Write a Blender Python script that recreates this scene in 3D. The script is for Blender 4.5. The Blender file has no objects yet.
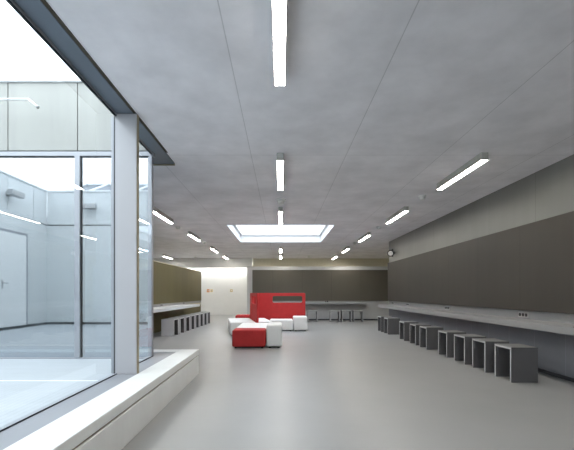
import bpy, bmesh, math, random
from mathutils import Vector, Matrix
random.seed(7)
S = bpy.context.scene
COL = S.collection
EYE = 1.155
H = 2.957

# ---------------------------------------------------------------- camera
cam = bpy.data.objects.new('camera', bpy.data.cameras.new('camera'))
COL.objects.link(cam)
cam.location = (0, 0, EYE)
cam.rotation_euler = (math.pi/2, 0, 0)
cam.data.sensor_width = 36
cam.data.lens = 36*375/574
cam.data.shift_x = 6/574
cam.data.shift_y = 68/574
cam.data.clip_start = 0.05
S.camera = cam
# ---------------------------------------------------------------- world / exposure
SKY = 2.15
LAMP = 26.0
w = bpy.data.worlds.new('sky'); S.world = w; w.use_nodes = True
nt = w.node_tree; bg = nt.nodes['Background']
tc = nt.nodes.new('ShaderNodeTexCoord'); mp = nt.nodes.new('ShaderNodeMapping')
mp.inputs['Scale'].default_value = (1, 1, 3)
nz = nt.nodes.new('ShaderNodeTexNoise'); nz.inputs['Scale'].default_value = 2.2; nz.inputs['Detail'].default_value = 5
cr = nt.nodes.new('ShaderNodeValToRGB')
cr.color_ramp.elements[0].position = .35; cr.color_ramp.elements[0].color = (.80, .90, 1, 1)
cr.color_ramp.elements[1].position = .65; cr.color_ramp.elements[1].color = (.93, .97, 1, 1)
nt.links.new(tc.outputs['Generated'], mp.inputs['Vector']); nt.links.new(mp.outputs[0], nz.inputs['Vector'])
nt.links.new(nz.outputs['Fac'], cr.inputs['Fac']); nt.links.new(cr.outputs[0], bg.inputs['Color'])
bg.inputs['Strength'].default_value = SKY
S.view_settings.view_transform = 'Standard'
S.view_settings.look = 'None'
S.view_settings.exposure = 1.26
S.view_settings.gamma = 1
S.view_settings.use_curve_mapping = False

# ---------------------------------------------------------------- materials
def mat(name, col, rough=.6, spec=.5, metal=0.0, noise=0.0, nscale=3.0, stretch=(1, 1, 1), bump=0.0, bscale=60.0, var=None):
    m = bpy.data.materials.new(name); m.use_nodes = True
    t = m.node_tree; b = t.nodes['Principled BSDF']
    b.inputs['Base Color'].default_value = (*col, 1)
    b.inputs['Roughness'].default_value = rough
    b.inputs['Specular IOR Level'].default_value = spec
    b.inputs['Metallic'].default_value = metal
    if noise or bump:
        c = t.nodes.new('ShaderNodeTexCoord'); mp = t.nodes.new('ShaderNodeMapping')
        mp.inputs['Scale'].default_value = stretch
        t.links.new(c.outputs['Object'], mp.inputs['Vector'])
    if noise:
        n = t.nodes.new('ShaderNodeTexNoise'); n.inputs['Scale'].default_value = nscale
        n.inputs['Detail'].default_value = 6; n.inputs['Roughness'].default_value = .6
        t.links.new(mp.outputs[0], n.inputs['Vector'])
        r = t.nodes.new('ShaderNodeValToRGB')
        r.color_ramp.elements[0].position = .3; r.color_ramp.elements[1].position = .7
        r.color_ramp.elements[0].color = (*[v*(1-noise) for v in col], 1)
        r.color_ramp.elements[1].color = (*(var or [min(1, v*(1+noise)) for v in col]), 1)
        t.links.new(n.outputs['Fac'], r.inputs['Fac'])
        t.links.new(r.outputs[0], b.inputs['Base Color'])
        m['last'] = r.name
    if bump:
        n = t.nodes.new('ShaderNodeTexNoise'); n.inputs['Scale'].default_value = bscale; n.inputs['Detail'].default_value = 3
        t.links.new(mp.outputs[0], n.inputs['Vector'])
        bp = t.nodes.new('ShaderNodeBump'); bp.inputs['Strength'].default_value = bump; bp.inputs['Distance'].default_value = .01
        t.links.new(n.outputs['Fac'], bp.inputs['Height']); t.links.new(bp.outputs[0], b.inputs['Normal'])
    return m

def grid_lines(m, axis, period, offset, width, dark=.6, axis2=None, period2=1, offset2=0):
    """thin joints drawn across a surface material, each where the real joint runs"""
    t = m.node_tree; b = t.nodes['Principled BSDF']
    c = t.nodes.new('ShaderNodeTexCoord'); sp = t.nodes.new('ShaderNodeSeparateXYZ')
    t.links.new(c.outputs['Object'], sp.inputs[0])
    def line(ax, per, off):
        a = t.nodes.new('ShaderNodeMath'); a.operation = 'SUBTRACT'; a.inputs[1].default_value = off
        t.links.new(sp.outputs[ax], a.inputs[0])
        p = t.nodes.new('ShaderNodeMath'); p.operation = 'PINGPONG'; p.inputs[1].default_value = per/2
        t.links.new(a.outputs[0], p.inputs[0])
        l = t.nodes.new('ShaderNodeMath'); l.operation = 'LESS_THAN'; l.inputs[1].default_value = width/2
        t.links.new(p.outputs[0], l.inputs[0])
        return l
    l = line(axis, period, offset)
    if axis2 is not None:
        l2 = line(axis2, period2, offset2)
        mx = t.nodes.new('ShaderNodeMath'); mx.operation = 'MAXIMUM'
        t.links.new(l.outputs[0], mx.inputs[0]); t.links.new(l2.outputs[0], mx.inputs[1]); l = mx
    mix = t.nodes.new('ShaderNodeMix'); mix.data_type = 'RGBA'; mix.blend_type = 'MULTIPLY'
    mix.inputs[7].default_value = (dark, dark, dark, 1)
    t.links.new(l.outputs[0], mix.inputs[0])
    if b.inputs['Base Color'].links:
        t.links.new(b.inputs['Base Color'].links[0].from_socket, mix.inputs[6])
    else:
        mix.inputs[6].default_value = b.inputs['Base Color'].default_value
    t.links.new(mix.outputs[2], b.inputs['Base Color'])
    return m

def glass(name, base, gain, tint):
    m = bpy.data.materials.new(name); m.use_nodes = True
    t = m.node_tree; t.nodes.clear()
    o = t.nodes.new('ShaderNodeOutputMaterial'); mx = t.nodes.new('ShaderNodeMixShader')
    tr = t.nodes.new('ShaderNodeBsdfTransparent'); tr.inputs[0].default_value = (*tint, 1)
    gl = t.nodes.new('ShaderNodeBsdfGlossy'); gl.inputs['Roughness'].default_value = 0.0
    gl.inputs['Color'].default_value = (.93, .97, 1, 1)
    fr = t.nodes.new('ShaderNodeFresnel'); fr.inputs['IOR'].default_value = 1.5
    ge = t.nodes.new('ShaderNodeNewGeometry')
    a = t.nodes.new('ShaderNodeMath'); a.operation = 'MULTIPLY_ADD'; a.inputs[1].default_value = gain; a.inputs[2].default_value = base
    a.use_clamp = True
    inv = t.nodes.new('ShaderNodeMath'); inv.operation = 'SUBTRACT'; inv.inputs[0].default_value = 1
    mu = t.nodes.new('ShaderNodeMath'); mu.operation = 'MULTIPLY'
    t.links.new(fr.outputs[0], a.inputs[0]); t.links.new(ge.outputs['Backfacing'], inv.inputs[1])
    t.links.new(a.outputs[0], mu.inputs[0]); t.links.new(inv.outputs[0], mu.inputs[1])
    t.links.new(mu.outputs[0], mx.inputs[0]); t.links.new(tr.outputs[0], mx.inputs[1]); t.links.new(gl.outputs[0], mx.inputs[2])
    t.links.new(mx.outputs[0], o.inputs[0])
    return m

def emit(name, col, s):
    m = bpy.data.materials.new(name); m.use_nodes = True
    b = m.node_tree.nodes['Principled BSDF']
    b.inputs['Base Color'].default_value = (.9, .9, .9, 1)
    b.inputs['Emission Color'].default_value = (*col, 1); b.inputs['Emission Strength'].default_value = s
    return m

M = {}
M['concrete'] = mat('concrete', (.885, .87, .905), .8, .3, noise=.10, nscale=1.7, stretch=(1, 1, 1), bump=.12, bscale=14)
grid_lines(M['concrete'], 0, 1.24, -.39, .008, .74, 1, 5.0, 4.9)
M['floor'] = mat('floor_linoleum', (.325, .327, .325), .36, .42, noise=.035, nscale=1.5, bump=.02, bscale=5)
grid_lines(M['floor'], 1, 4.0, 5.62, .006, .93)
M['laminate'] = mat('grey_laminate', (.19, .190, .178), .42, .5, noise=.07, nscale=2.2, stretch=(1, 1, .12))
grid_lines(M['laminate'], 1, 1.25, 5.6, .007, .65)
M['grey_wall'] = mat('grey_wall', (.30, .30, .30), .5, .4, noise=.03)
M['grey_wall_x'] = mat('grey_wall_partition', (.47, .47, .465), .5, .4, noise=.03)
M['pin_right'] = mat('pinboard_brown', (.049, .043, .035), .55, .4, noise=.08, nscale=2, stretch=(1, 1.4, .1))
grid_lines(M['pin_right'], 1, 1.25, 4.62, .008, .6)
M['pin_back'] = mat('pinboard_grey', (.100, .090, .070), .6, .4, noise=.06, nscale=1.5, stretch=(1, 1, .1))
grid_lines(M['pin_back'], 0, 1.25, .9, .012, .7)
M['pin_left'] = mat('pinboard_olive', (.108, .091, .036), .55, .4, noise=.10, nscale=1.5, stretch=(1, 1, .1))
grid_lines(M['pin_left'], 1, .62, .1, .010, .7)
M['counter'] = mat('counter_laminate', (.31, .31, .31), .4, .5, noise=.02)
M['white_wall'] = mat('white_plaster', (.82, .82, .80), .8, .3, noise=.02)
M['cream_wall'] = mat('cream_plaster', (.68, .64, .50), .8, .3, noise=.02)
M['ledge'] = mat('white_ledge', (.80, .81, .80), .5, .4, noise=.035, nscale=4, stretch=(1, 1, .4))
M['gap'] = mat('shadow_gap', (.10, .09, .07), .9, .1)
M['brass_gap'] = mat('reveal_strip', (.35, .31, .22), .7, .2)
M['alu'] = mat('grey_aluminium', (.34, .35, .38), .42, .5, metal=.25, noise=.02)
M['alu_column'] = mat('pale_aluminium', (.48, .475, .495), .45, .5, metal=.15, noise=.015)
M['soffit'] = mat('steel_soffit', (.17, .20, .24), .40, .5, metal=.3, noise=.05)
M['gasket'] = mat('black_gasket', (.02, .022, .025), .6, .3)
M['glass'] = glass('clear_glass', 0.0, 1.0, (.965, .985, .985))
M['coated'] = glass('solar_coated_glass', .41, .8, (.52, .63, .72))
M['roofglass'] = glass('roof_glass', 0.02, .8, (.96, .98, 1))
M['deck'] = mat('white_deck', (.45, .475, .505), .6, .3, noise=.04, nscale=2, stretch=(1, 4, 1))
grid_lines(M['deck'], 0, .05, 0, .006, .86)
M['court_wall'] = mat('courtyard_panel', (.68, .70, .71), .55, .4, noise=.03)
M['clad'] = mat('perforated_metal', (.31, .31, .29), .5, .4, metal=.1, noise=.10, nscale=2.4, stretch=(1.6, 1.6, .12))
M['coping'] = mat('white_coping', (.82, .83, .84), .5, .4)
M['lamp_body'] = mat('lamp_housing', (.50, .49, .46), .5, .4)
M['tube'] = emit('lamp_diffuser', (1.0, .95, .86), LAMP)
M['cool_panel'] = mat('cool_grey_panel', (.205, .208, .232), .45, .5, noise=.04)
grid_lines(M['cool_panel'], 1, .62, 5.62, .006, 1.5)
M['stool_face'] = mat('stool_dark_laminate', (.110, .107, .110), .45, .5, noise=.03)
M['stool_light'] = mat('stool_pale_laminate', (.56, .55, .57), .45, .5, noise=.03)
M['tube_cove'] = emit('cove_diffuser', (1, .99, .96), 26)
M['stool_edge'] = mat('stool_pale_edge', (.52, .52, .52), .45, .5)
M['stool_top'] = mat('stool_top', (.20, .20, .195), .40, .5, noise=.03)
M['red'] = mat('red_upholstery', (.48, .036, .036), .75, .25, noise=.06, nscale=8, bump=.15, bscale=90)
M['white_up'] = mat('white_upholstery', (.80, .80, .79), .6, .35, noise=.02, bump=.08, bscale=60)
M['dark'] = mat('dark_plastic', (.03, .03, .032), .5, .4)
M['plastic'] = mat('white_plastic', (.88, .88, .86), .45, .4)
M['socket'] = mat('socket_steel', (.42, .42, .42), .35, .5, metal=.4)
M['orange'] = mat('orange_plate', (.50, .20, .06), .5, .4)
M['ochre'] = mat('ochre_plate', (.62, .48, .22), .5, .4)
M['dark_base'] = mat('dark_skirting', (.05, .05, .055), .5, .4)
M['roofing'] = mat('roof_gravel', (.35, .35, .35), .9, .2, noise=.1, nscale=30)

# perforation dots in the cladding
def perforate(m):
    t = m.node_tree; b = t.nodes['Principled BSDF']
    c = t.nodes.new('ShaderNodeTexCoord'); v = t.nodes.new('ShaderNodeTexVoronoi')
    mp = t.nodes.new('ShaderNodeMapping'); mp.inputs['Scale'].default_value = (38, 38, 38)
    v.inputs['Randomness'].default_value = 0.0; v.inputs['Scale'].default_value = 1
    t.links.new(c.outputs['Object'], mp.inputs['Vector']); t.links.new(mp.outputs[0], v.inputs['Vector'])
    r = t.nodes.new('ShaderNodeValToRGB')
    r.color_ramp.elements[0].position = .25; r.color_ramp.elements[0].color = (.78, .78, .78, 1)
    r.color_ramp.elements[1].position = .35; r.color_ramp.elements[1].color = (1, 1, 1, 1)
    t.links.new(v.outputs['Distance'], r.inputs['Fac'])
    mix = t.nodes.new('ShaderNodeMix'); mix.data_type = 'RGBA'; mix.blend_type = 'MULTIPLY'; mix.inputs[0].default_value = 1
    t.links.new(b.inputs['Base Color'].links[0].from_socket, mix.inputs[6]); t.links.new(r.outputs[0], mix.inputs[7])
    t.links.new(mix.outputs[2], b.inputs['Base Color'])
perforate(M['clad'])

# ---------------------------------------------------------------- mesh helpers
class MB:
    def __init__(s): s.bm = bmesh.new()
    def box(s, x0, x1, y0, y1, z0, z1, bev=0, seg=1, mi=0):
        b = bmesh.new(); bmesh.ops.create_cube(b, size=1)
        for v in b.verts:
            v.co = Vector((x0+(v.co.x+.5)*(x1-x0), y0+(v.co.y+.5)*(y1-y0), z0+(v.co.z+.5)*(z1-z0)))
        if bev:
            bmesh.ops.bevel(b, geom=list(b.edges), offset=bev, segments=seg, profile=.5, affect='EDGES')
        for f in b.faces:
            f.material_index = mi; f.smooth = seg > 1
        s._merge(b); return s
    def cyl(s, p, q, r, n=16, r2=None, mi=0):
        b = bmesh.new(); p = Vector(p); q = Vector(q); d = q-p
        bmesh.ops.create_cone(b, cap_ends=True, segments=n, radius1=r, radius2=r if r2 is None else r2, depth=d.length)
        m = Matrix.Translation((p+q)/2) @ d.to_track_quat('Z', 'Y').to_matrix().to_4x4()
        bmesh.ops.transform(b, matrix=m, verts=b.verts)
        for f in b.faces: f.material_index = mi; f.smooth = len(f.verts) == 4
        s._merge(b); return s
    def ball(s, c, r, sc=(1, 1, 1), n=16, mi=0):
        b = bmesh.new(); bmesh.ops.create_uvsphere(b, u_segments=n, v_segments=n//2, radius=r)
        for v in b.verts: v.co = Vector((v.co.x*sc[0], v.co.y*sc[1], v.co.z*sc[2]))+Vector(c)
        for f in b.faces: f.smooth = True; f.material_index = mi
        s._merge(b); return s
    def _merge(s, b):
        me = bpy.data.meshes.new('t'); b.to_mesh(me); b.free(); s.bm.from_mesh(me); bpy.data.meshes.remove(me)
    def rot(s, ang, about=(0, 0, 0)):
        bmesh.ops.rotate(s.bm, cent=about, matrix=Matrix.Rotation(ang, 3, 'Z'), verts=s.bm.verts); return s
    def build(s, name, mats, parent=None, label=None, loc=None):
        me = bpy.data.meshes.new(name); s.bm.to_mesh(me); s.bm.free()
        for m in (mats if isinstance(mats, (list, tuple)) else [mats]): me.materials.append(M[m])
        o = bpy.data.objects.new(name, me); COL.objects.link(o)
        if parent: o.parent = parent
        if label: o['label'] = label
        if loc: o.location = loc
        return o
def struct(o, label=None):
    o['kind'] = 'structure'
    if label: o['label'] = label
    return o
def tag(o, label, cat, group=None):
    o['label'] = label; o['category'] = cat
    if group: o['group'] = group
    return o
def empty(name, loc=(0, 0, 0), rz=0):
    o = bpy.data.objects.new(name, None); COL.objects.link(o); o.location = loc; o.rotation_euler = (0, 0, rz)
    o.empty_display_size = .1
    return o
def copy_tree(o, parent=None):
    c = o.copy(); COL.objects.link(c)
    if parent: c.parent = parent
    for ch in list(o.children): copy_tree(ch, c)
    return c

# ================================================================ STRUCTURE
XG = -1.65        # plane of the long courtyard glass wall
YR = 4.80         # plane of the short glass wall that turns the corner
CX0 = -6.25       # far side of the courtyard
CY0 = -0.43       # near end of the courtyard
XR = 3.80         # right wall
ROOF = 3.24
# floor
f = MB().box(-8.4, 6.2, -6.4, 20.4, -.2, 0); struct(f.build('floor', 'floor'), 'pale grey polished floor')
# ceiling with rooflight opening and slot above the back wall
SX0, SX1, SY0, SY1 = -1.46, 1.44, 9.9, 13.3
m = MB()
m.box(-1.48, 6.2, -6.4, 5.2, H, ROOF)
m.box(-8.4, -1.48, -6.4, CY0-.2, H, ROOF)
m.box(-8.4, CX0-.2, CY0-.2, 5.2, H, ROOF)
m.box(-8.4, 6.2, 5.2, SY0, H, ROOF)
m.box(-8.4, SX0, SY0, SY1, H, ROOF)
m.box(SX1, 6.2, SY0, SY1, H, ROOF)
m.box(-8.4, 6.2, SY1, 19.5, H, ROOF)
m.box(-1.5, 6.2, 19.5, 20.4, H, ROOF)
struct(m.build('ceiling', 'concrete'), 'fair-faced concrete ceiling with fine board joints')
# right wall (ends at y 13.2)
wr = MB().box(XR, XR+.3, -6.4, 13.2, 0, H).build('wall_right', 'laminate'); struct(wr, 'grey panelled right wall')
MB().box(XR-.004, XR+.001, -6.4, 13.2, .70, .90).build('wall_strip', 'grey_wall', wr, 'pale grey strip above the counter')
MB().box(XR-.004, XR+.001, -6.4, 13.2, .05, .70).build('lower_panel', 'cool_panel', wr, 'cool grey panelling below the counter')
struct(MB().box(XR-.02, XR, -6.4, 13.2, 0, .05).build('baseboard_right', 'dark_base'), 'dark skirting at the foot of the right wall')
struct(MB().box(6.0, 6.2, 13.2, 20.4, 0, H).build('wall_right_far', 'cream_wall'), 'cream side wall')
struct(MB().box(XR+.3, 6.2, 13.0, 13.2, 0, H).build('wall_right_return', 'cream_wall'), 'cream wall')
struct(MB().box(-1.5, 6.0, 19.6, 20.4, 0, H).build('wall_back', 'cream_wall'), 'cream back wall')
m = MB().box(-8.4, -1.5, 20.0, 20.4, 0, 3.6)
struct(m.build('wall_back_left', 'white_wall'), 'white back wall washed by light from above')
struct(MB().box(-8.4, -1.5, 19.42, 19.5, 2.455, 3.5).build('trim_soffit', 'white_wall'), 'white downstand in front of the light slot')
struct(MB().box(-8.4, -8.2, 5.2, 20.0, 0, H).build('wall_left', 'white_wall'), 'white far left wall')
m = MB().box(-8.4, -1.3, -6.6, -6.4, 0, H); m.box(1.2, 3.8, -6.6, -6.4, 0, H); m.box(-1.3, 1.2, -6.6, -6.4, 0, .1)
struct(m.build('wall_front', 'white_wall'), 'wall behind the viewer')
w5 = empty('window_added'); struct(w5, 'unseen glazed front behind the viewer, added to let in daylight')  # invented glazing out of view, added so daylight reaches the near room
m = MB().box(-1.3, 1.2, -6.55, -6.45, 2.85, H); m.box(-1.3, 1.2, -6.55, -6.45, .1, .16)
for x in (-1.3, -.09, 1.12): m.box(x, x+.08, -6.55, -6.45, .16, 2.85)
m.build('frame', 'alu', w5)
MB().box(-1.22, 1.12, -6.51, -6.49, .16, 2.85).build('pane', 'glass', w5)
struct(MB().box(-12, 12, -16, -6.6, -.2, 0).build('floor_terrace_added', 'deck'), 'unseen paved terrace outside, added to bounce daylight inward')  # invented pale ground out of view, added to bounce daylight onto the ceiling
struct(MB().box(-8.6, -8.4, -6.6, 5.2, 0, H).build('wall_left_near', 'white_wall'), 'wall')
# slot glass over the back wall
struct(MB().box(-8.2, -1.5, 19.5, 20.0, 3.50, 3.52).build('window_4', 'roofglass'), 'glazed roof slot')

# low partition across the back with its pinboard
PX0, PX1, PY = -1.45, 4.75, 16.0
p = MB().box(PX0, PX1, PY, PY+.3, 0, 2.286, .004).build('wall_inner_back', 'grey_wall_x'); struct(p, 'light grey free-standing partition wall')
struct(MB().box(PX0, PX1, PY-.012, PY, 0, .05).build('baseboard_back', 'dark_base'))
pin = tag(MB().box(-1.22, 4.55, PY-.035, PY-.002, .815, 2.14, .003).build('pinboard', 'pin_back'),
          'grey-brown pinboard on the low back partition behind the red screens', 'pinboard')
# low partition at the left, turned slightly
LA = math.radians(-1.75)
lp = empty('wall_inner_left', (-3.70, 9.0, 0), LA); struct(lp, 'low left partition wall')
MB().box(-.25, 0, 0, 7.25, 0, 2.09, .004).build('partition', 'cream_wall', lp)
lpin = empty('pinboard', (-3.698, 9.0, 0), LA)
tag(lpin, 'olive-brown pinboard along the low left partition above a counter', 'pinboard')
MB().box(.001, .03, .02, 7.23, .83, 2.06, .003).build('board', 'pin_left', lpin)
low = empty('wall_panel', (-3.70, 9.0, 0), LA)
tag(low, 'dark olive cladding panel below the left counter behind the stool row', 'wall panel')
MB().box(.001, .012, .02, 7.23, .0, .66, .002).build('board', 'pin_left', low)

# ---- courtyard
struct(MB().box(CX0, XG, CY0, YR, .10, .318).build('floor_courtyard', 'deck'), 'white courtyard decking')
def cladding(name, axis, a0, a1, plane, sgn, seam, step=.89, label=None, skin='clad'):
    r = empty(name); struct(r, label)
    back = MB(); pan = MB(); cop = MB()
    th = .2
    def bx(mb, u0, u1, d0, d1, z0, z1, bev=0):
        d0, d1 = plane+sgn*d0, plane+sgn*d1
        lo, hi = min(d0, d1), max(d0, d1)
        if axis == 'x': mb.box(u0, u1, lo, hi, z0, z1, bev)
        else: mb.box(lo, hi, u0, u1, z0, z1, bev)
    bx(back, a0, a1, .03, th, 2.95, 3.85)
    k = seam-step*math.ceil((seam-a0)/step)
    while k < a1:
        u0, u1 = max(k, a0)+.006, min(k+step, a1)-.006
        if u1-u0 > .05: bx(pan, u0, u1, .0, .03, 2.98, 3.85)
        k += step
    bx(cop, a0-.0, a1+.0, -.03, th+.05, 3.85, 3.895, .004)
    back.build('backing', 'gap', r); pan.build('perforated_panel', skin, r); cop.build('coping', 'coping', r)
cladding('wall_parapet_far', 'x', CX0, XG, YR, 1, -2.605, label='perforated white metal parapet across the courtyard')
cladding('wall_parapet_near', 'x', CX0, XG, CY0, -1, -2.69, skin='court_wall')
cladding('wall_parapet_left', 'y', CY0, YR, CX0, -1, 1.0, skin='court_wall')
cladding('wall_parapet_right', 'y', CY0, YR, XG, 1, 1.0)
def cwall(name, *a):
    o = MB().box(*a).build(name, 'court_wall'); struct(o)
    return o
cwall('wall_courtyard_near', CX0-.2, XG, CY0-.2, CY0, .0, 2.95)
cwall('wall_courtyard_left', CX0-.2, CX0, CY0, YR+.1, .0, 2.95)
struct(MB().box(CX0, XG, CY0, CY0+.012, .30, .38).build('baseboard_courtyard_near', 'dark_base'))
struct(MB().box(CX0, CX0+.012, CY0+.012, YR, .30, .38).build('baseboard_courtyard_left', 'dark_base'))
struct(MB().box(CX0+.02, XG-.06, 3.56, 3.585, .318, .321).build('trim_4', 'coping'), 'white strip across the courtyard deck')
# courtyard panel joints
for n, (x0, x1, y0, y1) in enumerate([(CX0, CX0+.006, 2.1, 2.115), (CX0, CX0+.006, 3.6, 3.615), (-4.4, -4.385, CY0, CY0+.006), (-2.9, -2.885, CY0, CY0+.006)]):
    struct(MB().box(x0, x1, y0, y1, .38, 2.95).build('trim_%d' % (n+10), 'alu'))
# door in the courtyard's left wall
d = empty('door_1', (CX0, .45, .30)); struct(d, 'pale flush courtyard door')
MB().box(.0, .05, -.05, 1.0, 0.085, 2.30, .004).build('door_frame', 'alu', d)
MB().box(.05, .065, .02, .93, .085, 2.24, .003).build('door_leaf', 'coping', d)
hb = MB().box(.065, .075, .80, .84, .95, 1.15, .003); hb.cyl((.075, .82, 1.08), (.12, .82, 1.08), .011).cyl((.12, .825, 1.08), (.12, .70, 1.08), .010)
hb.build('door_handle', 'socket', d)

# ---- long glass wall (window_1)
w1 = empty('window_1'); struct(w1, 'floor-to-ceiling courtyard glazing along the left')
fr = MB()
fr.box(XG-.014, XG+.014, CY0, YR, 2.925, 2.945)        # head
fr.build('head_frame', 'alu', w1)
MB().box(XG-.010, XG+.010, CY0, YR, 2.918, 2.925).build('head_gasket', 'gasket', w1)
MB().box(XG-.03, XG+.012, CY0, YR, .30, .352).build('bottom_frame', 'alu', w1)
MB().box(XG+.012, XG+.016, CY0, YR, .345, .354).build('bottom_gasket', 'gasket', w1)
MB().box(XG-.05, XG-.004, 3.75, 3.86, .352, 2.918, .003).build('mullion', 'alu', w1)
MB().box(XG-.02, XG+.0, 3.744, 3.75, .352, 2.918).build('gasket', 'gasket', w1)
MB().box(XG-.05, XG+.03, .30, .37, .352, 2.915, .003).build('mullion', 'alu', w1)
MB().box(XG-.006, XG+.006, .37, 3.744, .352, 2.918).build('pane', 'glass', w1)
MB().box(XG-.006, XG+.006, 3.86, YR-.03, .352, 2.918).build('pane', 'glass', w1)
MB().box(XG-.006, XG+.006, CY0, .30, .352, 2.918).build('pane', 'glass', w1)
# ---- short glass wall (window_2)
w2 = empty('window_2'); struct(w2, 'glass wall closing the far side of the courtyard')
MB().box(CX0, XG+.03, YR-.03, YR+.03, 2.90, 2.955).build('head_frame', 'alu', w2)
MB().box(CX0, XG-.03, YR-.034, YR+.02, 2.89, 2.90).build('head_gasket', 'gasket', w2)
MB().box(CX0, XG+.03, YR-.03, YR+.03, .30, .335).build('bottom_frame', 'alu', w2)
MB().box(XG-.045, XG+.008, YR-.03, YR+.03, .335, 2.90, .003).build('corner_post', 'alu', w2)
for xm in (-2.59, -4.37):
    MB().box(xm-.035, xm+.035, YR-.04, YR+.05, .335, 2.90, .003).build('mullion', 'alu', w2)
    MB().box(xm+.035, xm+.05, YR-.02, YR+.06, .335, 2.90).build('gasket', 'gasket', w2)
for x0, x1 in ((CX0, -4.405), (-4.32, -2.625), (-2.54, XG-.045)):
    MB().box(x0, x1, YR-.008, YR+.008, .335, 2.89).build('pane', 'coated', w2)

# steel soffit between glass and concrete
m = MB().box(XG-.02, -1.475, CY0-.2, 5.2, 2.945, 2.975)
m.box(CX0-.2, XG-.02, YR+.03, 5.2, 2.945, 2.975)
struct(m.build('trim_1', 'soffit'), 'blue-grey steel soffit strip')
struct(MB().box(-2.4, -1.475, 5.2, 5.215, 2.925, 2.957).build('trim_2', 'brass_gap'), 'edge strip at the end of the steel soffit')
# inner metal sill
m = MB().box(XG+.012, -1.43, -6.0, 5.12, .30, .345); m.box(CX0, XG+.012, YR+.03, 5.12, .30, .345)
struct(m.build('trim_3', 'alu'), 'grey metal sill inside the glass')
# white ledge
led = empty('window_ledge', (0, 0, 0)); tag(led, 'low white window ledge running along the courtyard glass and turning its corner', 'ledge')
m = MB(); m.box(-1.43, -1.17, -6.0, 5.35, .275, .352, .004); m.box(CX0, -1.4302, 5.12, 5.35, .275, .352, .004)
m.build('top_slab', 'ledge', led)
m = MB(); m.box(-1.40, -1.19, -6.0, 5.33, .255, .275); m.box(CX0, -1.40, 5.14, 5.33, .255, .275)
m.build('recess_strip', 'brass_gap', led)
m = MB(); m.box(-1.45, -1.172, -6.0, 5.348, 0, .255, .004); m.box(CX0, -1.45, 5.12, 5.348, 0, .255)
m.build('base_wall', 'ledge', led)
# column
col = empty('facade_column', (-1.548, 3.77, .345)); tag(col, 'flat pale aluminium column standing on the sill against the courtyard glass', 'column')
MB().box(-.107, .107, -.03, .03, 0.0, 2.60, .003).build('shaft', 'alu_column', col)
MB().box(.107, .110, -.02, .03, 0.0, 2.60).build('edge_strip', 'brass_gap', col)

# ---- rooflight (window_3)
w3 = empty('window_3'); struct(w3, 'large square rooflight with white reveals')
m = MB(); t = .03; zt = 3.19
for (x0, x1, y0, y1) in ((SX0, SX0+t, SY0, SY1), (SX1-t, SX1, SY0, SY1), (SX0+t, SX1-t, SY0, SY0+t), (SX0+t, SX1-t, SY1-t, SY1)):
    m.box(x0, x1, y0, y1, H-.006, zt)
m.build('reveal', 'coping', w3)
m = MB(); t0, t1 = .0, .10
for (x0, x1, y0, y1) in ((SX0, SX0+t1, SY0, SY1), (SX1-t1, SX1, SY0, SY1), (SX0+t1, SX1-t1, SY0, SY0+t1), (SX0+t1, SX1-t1, SY1-t1, SY1)):
    m.box(x0, x1, y0, y1, zt, zt+.06)
m.build('rooflight_frame', 'coping', w3)
m = MB()
for (x0, x1, y0, y1) in ((SX0-.1, SX0, SY0-.1, SY1+.1), (SX1, SX1+.1, SY0-.1, SY1+.1), (SX0, SX1, SY0-.1, SY0), (SX0, SX1, SY1, SY1+.1)):
    m.box(x0, x1, y0, y1, ROOF, 3.55)
m.build('curb', 'coping', w3)
MB().box(SX0, SX1, SY0, SY1, 3.50, 3.52).build('pane', 'roofglass', w3)

# ================================================================ OBJECTS
# pinboard on the right wall
tag(MB().box(XR-.06, XR-.006, -4.0, 13.15, .885, 2.205, .003).build('pinboard', 'pin_right'),
    'long dark brown pinboard filling the middle of the right wall', 'pinboard')
# counters
tag(MB().box(3.40, XR-.004, -4.0, 13.15, .660, .752, .004).build('wall_counter', 'counter'),
    'long light grey counter under the pinboard on the right wall', 'counter')
tag(MB().box(-1.0, 3.55, 15.55, PY-.002, .69, .755, .004).build('wall_counter', 'counter'),
    'light grey counter on the low back partition above four framed stools', 'counter')
lc = empty('wall_counter', (-3.70, 9.0, 0), LA)
tag(lc, 'light grey counter along the olive left partition beside a row of stools', 'counter')
MB().box(.001, .60, .02, 4.7, .67, .75, .004).build('worktop', 'court_wall', lc)
MB().box(.001, .02, .02, 7.23, .75, .83, .002).build('wall_strip', 'counter', lc)

# ---- sockets
def socket(loc, rz, label, n=3):
    r = empty('power_socket', loc, rz); tag(r, label, 'socket', 'power sockets above the counters')
    MB().box(-.012, 0, -.075*n/2-.01, .075*n/2+.01, -.045, .045, .004).build('face_plate', 'socket', r)
    for k in range(n):
        y = (k-(n-1)/2)*.075
        MB().cyl((-.0125, y, 0), (-.018, y, 0), .026, 18).build('outlet', 'dark', r)
    return r
for d_, lab in ((5.86, 'triple socket above the right counter, nearest the viewer'), (8.55, 'triple socket above the right counter, second from the viewer'),
                (11.2, 'triple socket above the right counter, third from the viewer'), (12.7, 'triple socket above the right counter, farthest, near the wall end')):
    socket((XR-.004, d_, .815), 0, lab)
socket((-.0, 15.998, .785), math.pi/2, 'socket above the back counter right of the red screens', 2).location.x = 1.95
for q, lab in ((2.3, 'socket above the left counter, nearer the glass'), (4.6, 'socket above the left counter, farther from the glass')):
    c, s_ = math.cos(LA), math.sin(LA)
    socket((-3.70+.021*c-q*s_, 9.0+q*c+.021*s_, .79), math.pi+LA, lab, 2)

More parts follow.
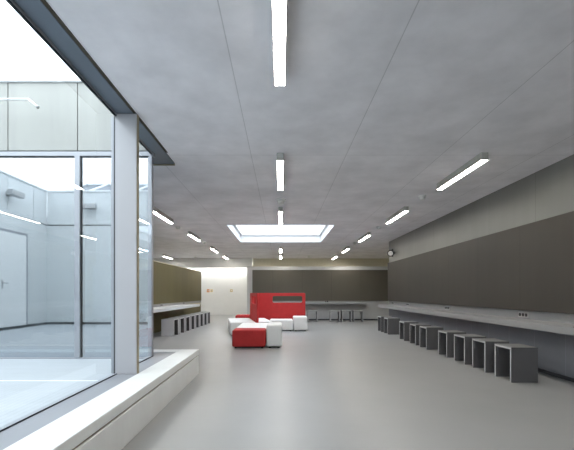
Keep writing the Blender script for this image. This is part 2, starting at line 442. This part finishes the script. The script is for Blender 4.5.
# ---- stools: inverted U, open along local x
def make_stool(face='stool_face'):
    r = empty('stool')
    def panel(name, y0, y1, z0, z1):
        mb = MB().box(0, .345, y0, y1, z0, z1, .002)
        for f_ in mb.bm.faces:
            n = f_.normal
            f_.normal_update(); n = f_.normal
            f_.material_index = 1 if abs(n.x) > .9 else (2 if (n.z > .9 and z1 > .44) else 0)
            if (name == 'seat' and n.z < -.9) or (y1 < .1 and n.y > .9) or (y0 > .3 and n.y < -.9): f_.material_index = 3  # inner faces and seat underside coloured dark to paint in the shade there
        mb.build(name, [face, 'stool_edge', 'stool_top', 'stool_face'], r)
    panel('side_panel', 0, .028, 0, .424)
    panel('side_panel', .352, .38, 0, .424)
    panel('seat', 0, .38, .424, .452)
    MB().box(.02, .325, .352-.02, .352, .30, .424).build('corner_brace', 'stool_face', r)
    return r
proto = make_stool()
first = [proto]
def place_stool(x, y, rz, label, group, proto=proto, first=first):
    o = first.pop() if first else copy_tree(proto)
    o.location = (x, y, 0); o.rotation_euler = (0, 0, rz); tag(o, label, 'stool', group)
nth = ['nearest', 'second', 'third', 'fourth', 'fifth', 'sixth', 'seventh', 'eighth', 'ninth']
for i, y in enumerate([4.83, 5.44, 6.05, 6.70, 7.64, 8.26, 9.03, 10.42, 11.12]):
    lab = 'dark grey open-sided stool beside the right counter, ' + ('closest to the viewer' if i == 0 else ('farthest of the row' if i == 8 else nth[i]+' from the viewer'))
    place_stool(2.965, y, random.uniform(-.008, .008), lab, 'stools along the right counter')
pale = make_stool('stool_light'); pfirst = [pale]
for i in range(8):
    y = 10.02+.55*i; x = -3.20+.022*i
    lab = 'grey stool in the tight row by the left counter, ' + ('closest to the viewer' if i == 0 else ('farthest of the row' if i == 7 else nth[i]+' from the viewer'))
    place_stool(x, y, LA, lab, 'stools in a row by the left counter', pale, pfirst)
for i, xp in enumerate([312.5, 334.5, 346, 357.5]):
    x = (xp-281)*15.1/375
    lab = ['small framed stool under the back counter, nearest the red screens', 'framed stool under the back counter, second from the red screens',
           'framed stool under the back counter, third from the red screens', 'framed stool under the back counter, farthest from the red screens'][i]
    place_stool(x-.19, 15.25, -math.pi/2, lab, 'stools under the back counter')
# back stools are rotated so the open side faces the viewer
for o in [o for o in COL.objects if o.get('group') == 'stools under the back counter']:
    o.location.x = o.location.x; 

# ---- linear ceiling lamps
def make_lamp():
    r = empty('ceiling_lamp')
    mb = MB(); mb.box(-.044, .044, 0, 1.38, -.10, 0, .002)
    mb.build('housing', 'lamp_body', r)
    MB().box(-.040, .040, .008, 1.372, -.102, -.098).build('diffuser', 'tube', r)
    return r
lproto = make_lamp(); lfirst = [lproto]
def lamp(x, y, label, group):
    o = lfirst.pop() if lfirst else copy_tree(lproto)
    o.location = (x, y, H); tag(o, label, 'ceiling lamp', group)
rows = {
 'centre': (-.01, [1.70, 4.82, 7.85, 14.6, 17.3]),
 'right': (2.61, [1.70, 4.80, 7.80, 11.1, 14.5, 17.6]),
 'left': (-2.68, [7.80, 10.95, 14.4, 17.5]),
}
ordn = ['nearest the viewer', 'second from the viewer', 'third from the viewer', 'fourth from the viewer', 'fifth from the viewer', 'sixth from the viewer']
for k, (x, ys) in rows.items():
    for i, y in enumerate(ys):
        lamp(x, y, 'slim lit ceiling lamp in the %s row, %s' % (k, ordn[i]), 'linear lamps of the %s row' % k)
lamp(-5.45, 17.4, 'lit ceiling lamp above the far end of the low left partition', 'linear lamps left of the partition')
lamp(-5.45, 14.0, 'lit ceiling lamp left of the partition hidden by the glass post', 'linear lamps left of the partition')

r = empty('cove_light', (-6.2, 19.56, 2.60)); tag(r, 'long light strip hidden behind the white downstand, washing the white back wall', 'cove light')
MB().box(0, 4.6, -.05, .05, 0, .04).build('housing', 'lamp_body', r)
MB().box(.02, 4.58, .05, .056, -.0, .04).build('diffuser', 'tube_cove', r)

# ---- smoke detectors
def make_det():
    r = empty('smoke_detector')
    MB().cyl((0, 0, 0), (0, 0, -.025), .07, 20).build('base', 'plastic', r)
    MB().cyl((0, 0, -.025), (0, 0, -.075), .055, 20, .04).build('sensor_head', 'plastic', r)
    return r
dp = make_det(); df = [dp]
for x, y, lab in [(2.62, 6.95, 'white detector on the ceiling between the two nearest right-row lamps'), (2.64, 10.15, 'white detector on the ceiling right row, second from the viewer'),
               (2.63, 13.4, 'white detector on the ceiling right row, third from the viewer'), (1.35, 18.1, 'small detector on the ceiling above the back partition'),
               (-2.80, 10.2, 'white detector on the ceiling left row, nearer the viewer'), (-2.72, 13.3, 'white detector on the ceiling left row, farther from the viewer'),
               (-.0, 7.2, 'larger white detector on the ceiling in line with the centre lamps, before the rooflight'),
               (-4.25, 18.6, 'small detector on the ceiling near the white downstand')]:
    o = df.pop() if df else copy_tree(dp)
    o.location = (x, y, H); tag(o, lab, 'smoke detector', 'ceiling detectors')
    if x == 0: o.scale = (1.3, 1.3, 1.3)

# ---- loudspeaker on the right wall
r = empty('wall_speaker', (XR, 12.6, 2.50)); tag(r, 'small round black and white speaker on the far end of the right wall', 'speaker')
MB().cyl((0, 0, 0), (-.06, 0, 0), .03, 12).box(-.08, -.04, -.02, .02, -.13, .13, .004).build('bracket', 'dark', r)
MB().cyl((-.15, -.09, -.02), (-.09, .06, .03), .105, 20, .09).build('speaker_body', 'dark', r)
MB().cyl((-.165, -.115, -.03), (-.15, -.085, -.02), .060, 20, .085).build('speaker_cone', 'plastic', r)

# ---- wall plates on the white back wall
def plate(x, w_, m_, lab, rest='socket'):
    r = empty('wall_plate', (x, 20.0, 1.28)); tag(r, lab, 'wall plate')
    MB().box(-w_/2, w_/2, -.02, 0, -w_*.55, w_*.55, .004).build('plate', m_, r)
    MB().box(-w_/5, w_/5, -.028, -.02, -w_/5, w_/5, .002).build('button', rest, r)
plate(-3.88, .15, 'orange', 'brown-orange square plate on the white back wall, left of its ochre twin')
plate(-3.70, .13, 'ochre', 'ochre square plate on the white back wall beside the brown one')
plate(-2.64, .13, 'ochre', 'single small beige plate on the white back wall nearer the red screens', 'plastic')

# ---- upholstered seating island
def seat(x0, x1, y0, y1, z, m_, label, name='seat_block', rz=0, bev=.035):
    cx, cy = (x0+x1)/2, (y0+y1)/2
    r = empty(name, (cx, cy, 0), rz); tag(r, label, 'upholstered seat', 'blocks of the lounge island')
    a, b_ = (x1-x0)/2, (y1-y0)/2
    MB().box(-a, a, -b_, b_, .03, z, bev, 4).build('cushion', m_, r)
    mb = MB()
    for sx in (-1, 1):
        for sy in (-1, 1):
            mb.cyl((sx*(a-.07), sy*(b_-.07), 0), (sx*(a-.07), sy*(b_-.07), .032), .025, 12)
    mb.box(-a+.05, a-.05, -b_+.05, b_-.05, .012, .032)
    mb.build('base', 'dark', r)
    return r
seat(-1.02, -.325, 7.80, 8.30, .385, 'red', 'red upholstered block at the front of the lounge island')
seat(-.305, .02, 7.85, 8.55, .49, 'white_up', 'tall narrow white block right of the front red one')
seat(-1.03, -.325, 8.33, 9.93, .37, 'white_up', 'long white bench block right behind the front red block')
seat(-1.175-.345, -1.175+.345, 10.957-.875, 10.957+.875, .37, 'white_up', 'white block at the left of the lounge island, left of the screen', rz=.178)
seat(-1.50, -1.04, 12.30, 12.90, .42, 'red', 'red block at the back left of the lounge island')
seat(-.565-.2, -.565+.2, 11.073-.775, 11.073+.775, .37, 'white_up', 'narrow white block along the inner side of the angled screen', rz=.178)
seat(-.34, .36, 11.30, 11.88, .345, 'white_up', 'low white block in front of the windowed red screen')
seat(.33+.045, .80, 11.30, 11.88, .44, 'white_up', 'taller white end block at the right of the windowed screen')

def screen(L, slot, label, loc, rz):
    """padded red screen standing on the floor with a long slot cut through it; local x runs along it"""
    r = empty('padded_screen', loc, rz); tag(r, label, 'screen')
    s0, s1, z0, z1 = slot
    bm = bmesh.new(); T = .025; Z0, Z1 = .04, 1.155
    def rr(x0, x1, a, b_, rad, n=6):
        pts = []
        for cx, cy, st in ((x1-rad, b_-rad, 0), (x0+rad, b_-rad, 90), (x0+rad, a+rad, 180), (x1-rad, a+rad, 270)):
            for k in range(n+1):
                t_ = math.radians(st+90*k/n); pts.append((cx+rad*math.cos(t_), cy+rad*math.sin(t_)))
        return pts
    outer = rr(0, L, Z0, Z1, .04); inner = rr(s0, s1, z0, z1, .05)
    N = len(outer)
    for sg in (-1, 1):
        pass
    O = {}; I = {}
    for sg in (-1, 1):
        O[sg] = [bm.verts.new((x, sg*T, z)) for x, z in outer]
        I[sg] = [bm.verts.new((x, sg*T, z)) for x, z in inner]
    for k in range(N):
        j = (k+1) % N
        bm.faces.new((O[-1][k], O[-1][j], I[-1][j], I[-1][k]))
        bm.faces.new((O[1][j], O[1][k], I[1][k], I[1][j]))
        bm.faces.new((O[-1][j], O[-1][k], O[1][k], O[1][j]))
        bm.faces.new((I[-1][k], I[-1][j], I[1][j], I[1][k]))
    bmesh.ops.recalc_face_normals(bm, faces=bm.faces)
    mb = MB(); mb.bm.free(); mb.bm = bm
    o = mb.build('padding', 'red', r)
    bv = o.modifiers.new('soft', 'BEVEL'); bv.width = .012; bv.segments = 3; bv.limit_method = 'ANGLE'
    for x in (.15, L-.15): MB().box(x-.06, x+.06, -T, T, 0, .05, .003).build('foot', 'dark', r)
    return r
screen(1.72, (.67, 1.62, .845, 1.06), 'wide red padded screen with a long window slot facing the viewer', (-.94, 12.0, 0), 0)
ang = math.atan2(2.0, -.36)
screen(1.88, (.28, 1.30, .845, 1.06), 'red padded screen seen edge-on at the left of the windowed one', (-.62, 10.0, 0), ang)

# ---- courtyard lights and rooftop
def flood(loc, rz, lab):
    r = empty('floodlight', loc, rz); tag(r, lab, 'floodlight', 'courtyard floodlights')
    MB().box(0, .03, -.06, .06, -.05, .05, .003).cyl((.03, 0, 0), (.18, 0, 0), .018).build('bracket', 'socket', r)
    MB().box(.12, .26, -.20, .20, -.07, .06, .01).build('lamp_head', 'socket', r)
flood((CX0, 1.0, 3.43), 0, 'grey floodlight on the left courtyard parapet seen mirrored in the glass')
flood((-5.05, CY0, 3.43), math.pi/2, 'grey floodlight on the near courtyard parapet seen mirrored left of the mullion')
flood((-3.0, CY0, 3.43), math.pi/2, 'grey floodlight on the near courtyard parapet seen mirrored beside the column')
r = empty('outdoor_lamp', (CX0, 4.5, 3.48)); tag(r, 'long white lamp arm reaching over the courtyard with a bent tip', 'outdoor lamp')
mb = MB().cyl((0, 0, 0), (3.22, 0, 0), .013, 14).ball((3.22, 0, 0), .013).cyl((3.22, 0, 0), (3.32, 0, -.085), .013, 14)
mb.build('arm', 'coping', r)
MB().cyl((3.31, 0, -.078), (3.335, 0, -.10), .019, 14).build('lamp_head', 'socket', r)
MB().box(0, .02, -.06, .06, -.08, .08, .004).build('wall_mount', 'socket', r)
# glazed rooftop lantern behind the near parapet (mirrored in the glass)
r = empty('rooftop_lantern', (-4.2, -3.6, ROOF)); tag(r, 'glazed rooftop lantern with slanted ribs seen mirrored above the parapet', 'roof lantern')
MB().box(-3.2, 3.2, -1.2, .6, 0, 1.30).build('curb', 'court_wall', r)
mb = MB()
for k in range(9):
    x = -3.2+k*.8
    mb.cyl((x, .55, 1.3), (x+.22, -.7, 1.95), .035, 8)
mb.box(-3.2, 3.4, -.75, -.65, 1.92, 2.0)
mb.build('rib', 'coping', r)
MB().box(-3.2, 3.2, -1.2, -.75, 1.3, 1.96).build('back_wall', 'alu', r)
